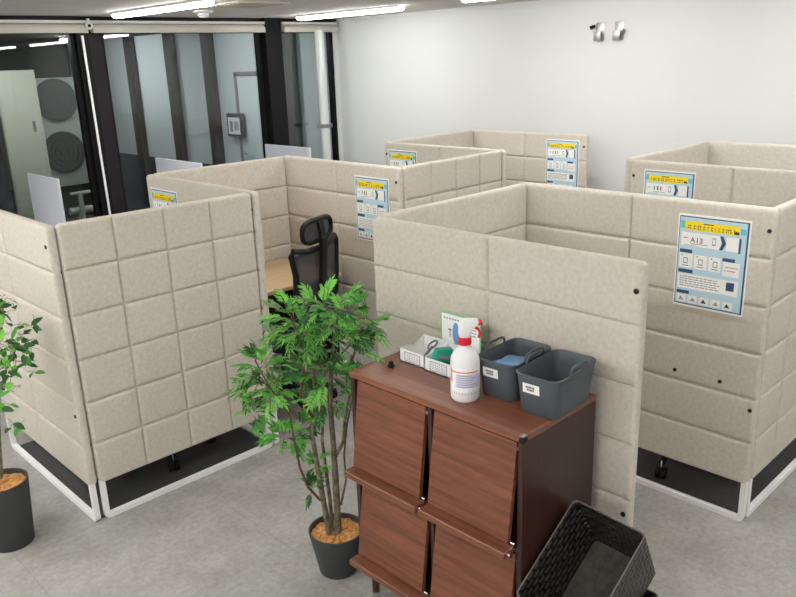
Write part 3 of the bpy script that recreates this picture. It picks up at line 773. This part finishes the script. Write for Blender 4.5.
# aralia-like plant beside the cabinet
PC = (1.806, 2.309)
pl = thing('potted_plant', 'green narrow-leaved plant in a charcoal pot beside the brown cabinet', 'plant', (PC[0], PC[1], 0))
pot(pl, .121, .084, .205)
O = Vector((PC[0], PC[1], 0))
def trunk(pts, r0, r1, name, m):
    pp = [at(x, y, PC, o) - O for x, y, o in pts]
    n = len(pp); obj(name, B().tube(pp, [r0+(r1-r0)*i/(n-1) for i in range(n)], 9), m, pl, smooth=60); return pp
T1 = trunk([(338, 535, 0), (337, 505, .01), (335, 470, 0), (333, 440, 0), (330, 405, -.01), (331, 370, .02), (335, 330, .03), (340, 300, .02)], .017, .005, 'trunk', M['bark'])
T2 = trunk([(329, 533, -.01), (324, 505, -.02), (318, 470, -.03), (312, 435, -.02), (316, 400, 0), (312, 360, .02), (305, 320, .0), (303, 292, .02)], .014, .004, 'trunk', M['bark'])
T3 = trunk([(335, 458, 0), (343, 442, .03), (345, 420, .04), (350, 395, .06), (352, 360, .08), (362, 330, .06)], .008, .004, 'branch', M['bark'])
T4 = trunk([(341, 505, .0), (346, 480, .03), (344, 455, .05), (347, 425, .06), (352, 400, .08)], .005, .003, 'branch', M['bark'])
T5 = trunk([(320, 500, -.02), (308, 487, -.05), (300, 468, -.06), (294, 440, -.06), (290, 415, -.05), (268, 385, -.06), (255, 360, -.05)], .006, .003, 'branch', M['bark_red'])
T6 = trunk([(314, 420, -.02), (300, 395, -.05), (306, 360, -.04), (296, 330, -.04), (288, 308, -.05)], .006, .003, 'branch', M['bark_red'])
T8 = trunk([(332, 534, .02), (330, 500, .05), (326, 470, .06), (322, 440, .05), (324, 405, .06), (320, 370, .05), (326, 330, .04)], .010, .003, 'trunk', M['bark'])
T7 = trunk([(331, 400, .02), (318, 385, .06), (330, 365, .08), (350, 345, .1), (372, 325, .08)], .005, .003, 'branch', M['bark'])
r = random.Random(21)
b = B()
zones = [  # cx, cy, rx, ry, number, length
    (294, 320, 22, 18, 22, .08), (322, 308, 26, 14, 24, .08), (346, 316, 26, 18, 28, .08), (368, 326, 16, 10, 12, .075), (310, 332, 30, 18, 22, .085),
    (262, 370, 14, 18, 28, .075), (270, 390, 16, 16, 22, .075), (251, 388, 9, 10, 10, .065), (254, 412, 8, 10, 8, .055), (328, 374, 26, 14, 32, .075), (322, 398, 26, 12, 18, .07), (352, 350, 20, 12, 14, .08),
    (284, 438, 15, 10, 16, .06), (302, 428, 10, 14, 12, .055), (316, 466, 5, 8, 9, .042), (312, 488, 4, 6, 7, .042), (336, 340, 26, 14, 16, .085), (280, 345, 14, 16, 10, .075)]
for cx, cy, rx, ry, n, l in zones:
    for k in range(n):
        a = r.uniform(0, 2*PI); q = math.sqrt(r.random())
        sp_ = .13 if n > 8 else .04
        p = at(cx+rx*.8*q*math.cos(a), cy+ry*.8*q*math.sin(a), PC, r.uniform(-sp_, sp_)) - O
        d = (RT*math.cos(a)*r.uniform(.5, 1) + fw*r.uniform(-.9, .5) + UP*(-math.sin(a)*.6+.25)).normalized()
        frond(b, p, d, r, l*r.uniform(.8, 1.15), 6, .0092, .040, 4)
fo = obj('foliage', b, LEAF+[M['bark']], pl, smooth=0, recalc=False)

# broad-leaved plant cut by the left edge
PD = (.872, 3.62)
p2 = thing('potted_plant', 'green broad-leaved plant in a charcoal pot at the left edge of the picture', 'plant', (PD[0], PD[1], 0))
pot(p2, .118, .095, .33)
O2 = Vector((PD[0], PD[1], 0))
for pts in ([(-2, 478, 0), (-6, 440, .02), (-10, 400, 0), (-6, 360, 0), (2, 320, .02)], [(1, 478, 0), (-1, 440, -.03), (-2, 400, -.05), (6, 370, -.06), (18, 345, -.05)], [(-2, 478, 0), (-10, 430, 0), (-20, 380, .02), (-28, 330, 0), (-22, 290, 0)]):
    pp = [at(x, y, PD, o)-O2 for x, y, o in pts]
    obj('stem', B().tube(pp, [.011, .009, .007, .005, .003], 8), M['bark'], p2, smooth=60)
b = B(); r = random.Random(5)
OV = ((0, .1), (.18, .75), (.42, 1), (.7, .75), (.88, .35), (1, 0))
lv = []
for cx, cy, rx, ry, n in ((21, 345, 11, 24, 20), (5, 305, 10, 14, 12), (8, 355, 14, 34, 26), (6, 392, 12, 18, 14), (-15, 340, 25, 50, 60), (-30, 300, 25, 25, 30), (14, 427, 10, 4, 4), (34, 327, 5, 4, 3), (36, 365, 5, 8, 3)):
    for k in range(n):
        a = r.uniform(0, 2*PI); q = math.sqrt(r.random())
        p = at(cx+rx*q*math.cos(a), cy+ry*q*math.sin(a), PD, r.uniform(-.14, .14)) - O2
        d = Vector((r.uniform(-1, 1), r.uniform(-1, 1), r.uniform(-.9, .3))).normalized()
        b.mi = r.choices((0, 1, 2), (1.8, 2.4, 6))[0]
        nn = (Vector((0, 0, 1)) - Vector((.4, .7, 0))*r.uniform(0, 1.2)).normalized()
        blade(b, p, d, nn, r.uniform(.042, .062), r.uniform(.024, .034), r.uniform(.1, .3), OV)
        b.mi = 4; b.tube([p, p-d*.02+Vector((0, 0, .008)), p-d*.045+Vector((0, 0, .004))], .0012, 4)
obj('foliage', b, LEAF+[M['bark']], p2, smooth=0, recalc=False)

# ------------------------------------------------------------------ beyond the glass (night)
struct('floor_outside', B().box(X0, 9, YW+.06, 14.5, -.1, -.001), M['outside_dark'])
struct('ceiling_outside', B().box(X0, 9, YW+.06, 14.5, 2.62, 2.72), M['outside_dark'])
struct('wall_outside', B().box(5.95, 6.05, YW+.1, 14.5, .78, 2.62), M['outside_wall'])
struct('wall_outside_base', B().box(5.95, 6.05, YW+.1, 14.5, 0, .78), M['outside_dark'])
struct('wall_outside_far', B().box(X0, 5.95, 14.4, 14.5, 0, 2.62), M['outside_dark'])
PL = ('dark grey post outside the middle window, {} from the thick left mullion')
for k, (y, w_, l) in enumerate(((11.92, .22, PL.format('first')), (10.68, .2, PL.format('second')), (9.65, .2, PL.format('third')), (7.82, .16, 'dark grey post outside the narrow window near the white corner'))):
    t = thing('outside_post', l, 'post', (5.9, y, 0), 0, 'dark posts outside the windows')
    obj('post_shaft', B().box(-.05, .04, -w_/2, w_/2, 0.03, 2.62, .004), M['outside_post'], t)
    obj('base_plate', B().box(-.09, .045, -w_/2-.04, w_/2+.04, 0, .03, .003), M['outside_post'], t)
t = thing('switch_box', 'dark box fixed to the post outside the narrow window', 'box', (5.83, 7.94, 1.19))
obj('box_body', B().box(-.05, .02, -.13, .13, 0, .285, .008), M['outside_post'], t)
obj('box_cover', B().box(-.056, -.05, -.07, .07, .05, .2, .003), M['grey_tool'], t)
t = thing('outside_door', 'pale door with grey frame beyond the glass left of the wide black post', 'door', (5.95, 8.75, 0))
obj('door_frame', B().box(-.03, 0, .31, .37, .0, 2.05, .003).box(-.03, 0, -.37, -.31, 0, 2.05, .003).box(-.03, 0, -.37, .37, 2.0, 2.06, .003), M['grey_tool'], t)
obj('door_leaf', B().box(-.02, 0, -.31, .31, .01, 2.0, .003), M['outside_wall'], t)
obj('handle', B().tube([(-.02, .25, 1.0), (-.07, .25, 1.0), (-.07, .15, 1.0)], .01, 8), M['steel'], t)
t = thing('framed_notice', 'small dark-framed notice beyond the glass beside the pale door', 'notice', (5.86, 9.09, 1.225), R90)
obj('frame', B().box(-.17, .17, -.02, .045, 0, .30, .004), M['outside_post'], t)
b = B(); b.mi = 0; b.rect(-.14, .14, .03, .25, -.0205); b.mi = 1; b.rect(-.10, -.03, .06, .2, -.0210); b.mi = 2; b.rect(-.0, .11, .08, .2, -.0210)
obj('notice_sheet', b, [M['clear_strip'], M['grey_tool'], M['ink_soft']], t, smooth=0, recalc=False)
t = thing('outdoor_unit', 'grey twin-fan air conditioner unit outside the left window', 'air conditioner', (3.28, 8.82, 0))
obj('casing', B().box(-.45, .42, -.17, .17, .93, 2.08, .015), M['steel_box'], t)
for z in (1.30, 1.85):
    g = obj('fan_grille', B().lathe([(.0001, 0), (.21, 0), (.225, .012), (.225, .03)], seg=32, cap0=False), mat('fan_grille_grey', (58, 62, 62), .6), t)
    g.rotation_euler = (-PI/2, 0, 0); g.location = (.08, -.205+.02, z); 
    g.rotation_euler = (PI/2, 0, 0); g.location = (.08, -.172, z)
    b = B()
    for k in range(4): b.tube([((.05+.05*k)*math.cos(a), (.05+.05*k)*math.sin(a), .034) for a in [q*PI/12 for q in range(25)]], .0025, 5)
    obj('guard_rings', b, M['outside_post'], g)
obj('stand', B().box(-.43, -.38, -.16, .16, 0, .93, .004).box(.35, .40, -.16, .16, 0, .93, .004), M['outside_post'], t)
t = thing('metal_locker', 'tall narrow beige metal locker outside at the far left window', 'locker', (2.955, 8.55, 0))
obj('locker_body', B().box(-.2, .2, 0, .05, .02, 2.17, .006), M['beige_steel'], t)
obj('locker_door', B().box(-.19, .19, -.012, 0, .7, 2.14, .004), M['beige_steel'], t)
obj('handle', B().box(.09, .12, -.022, -.012, 1.55, 1.66, .003), M['grey_tool'], t)
for z, l in ((.70, 'grey pipe running low outside the left window'), (.90, 'thin grey pipe above the low pipe outside the left window')):
    o = obj('outside_pipe', B().cyl((-.1, 0, 0), (.42, 0, 0), .04 if z < .8 else .018, None, 14).box(-.02, .02, -.02, .02, -z, 0).box(.33, .37, -.02, .02, -z, 0), M['steel_box'], loc=(3.3, 8.33 if z < .8 else 8.24, z)); tag(o, l, 'pipe', 'pipes outside the left window')
# unseen lamps added to brighten the wall and units beyond the glass
for lx, ly, l in ((4.7, 8.6, 'unseen white tube lamp added under the soffit outside the middle window'), (4.9, 11.5, 'unseen white tube lamp added under the soffit farther outside'), (2.75, 7.5, 'unseen white tube lamp added under the soffit outside the left window')):
    t = thing('added_outside_lamp', l, 'light', (lx, ly, 2.62), 0, 'unseen lamps added outside the windows')
    obj('housing', B().box(-.05, .05, -.5, .5, -.03, 0, .004), M['white_metal'], t)
    obj('diffuser', B().box(-.04, .04, -.49, .49, -.06, -.03, .01), M['lamp_out_fill'], t)

# ------------------------------------------------------------------ world / view
w = bpy.data.worlds.new('night'); sc.world = w; w.use_nodes = True
w.node_tree.nodes['Background'].inputs['Color'].default_value = (.02, .025, .035, 1); w.node_tree.nodes['Background'].inputs['Strength'].default_value = .3
vs = sc.view_settings
sc.display_settings.display_device = 'sRGB'
vs.view_transform = 'Standard'; vs.look = 'None'; vs.gamma = 1; vs.use_curve_mapping = False
vs.exposure = 1.42
sc.cycles.max_bounces = 8; sc.cycles.transparent_max_bounces = 16
sc.cycles.use_denoising = True
sc.cycles.sample_clamp_indirect = 6
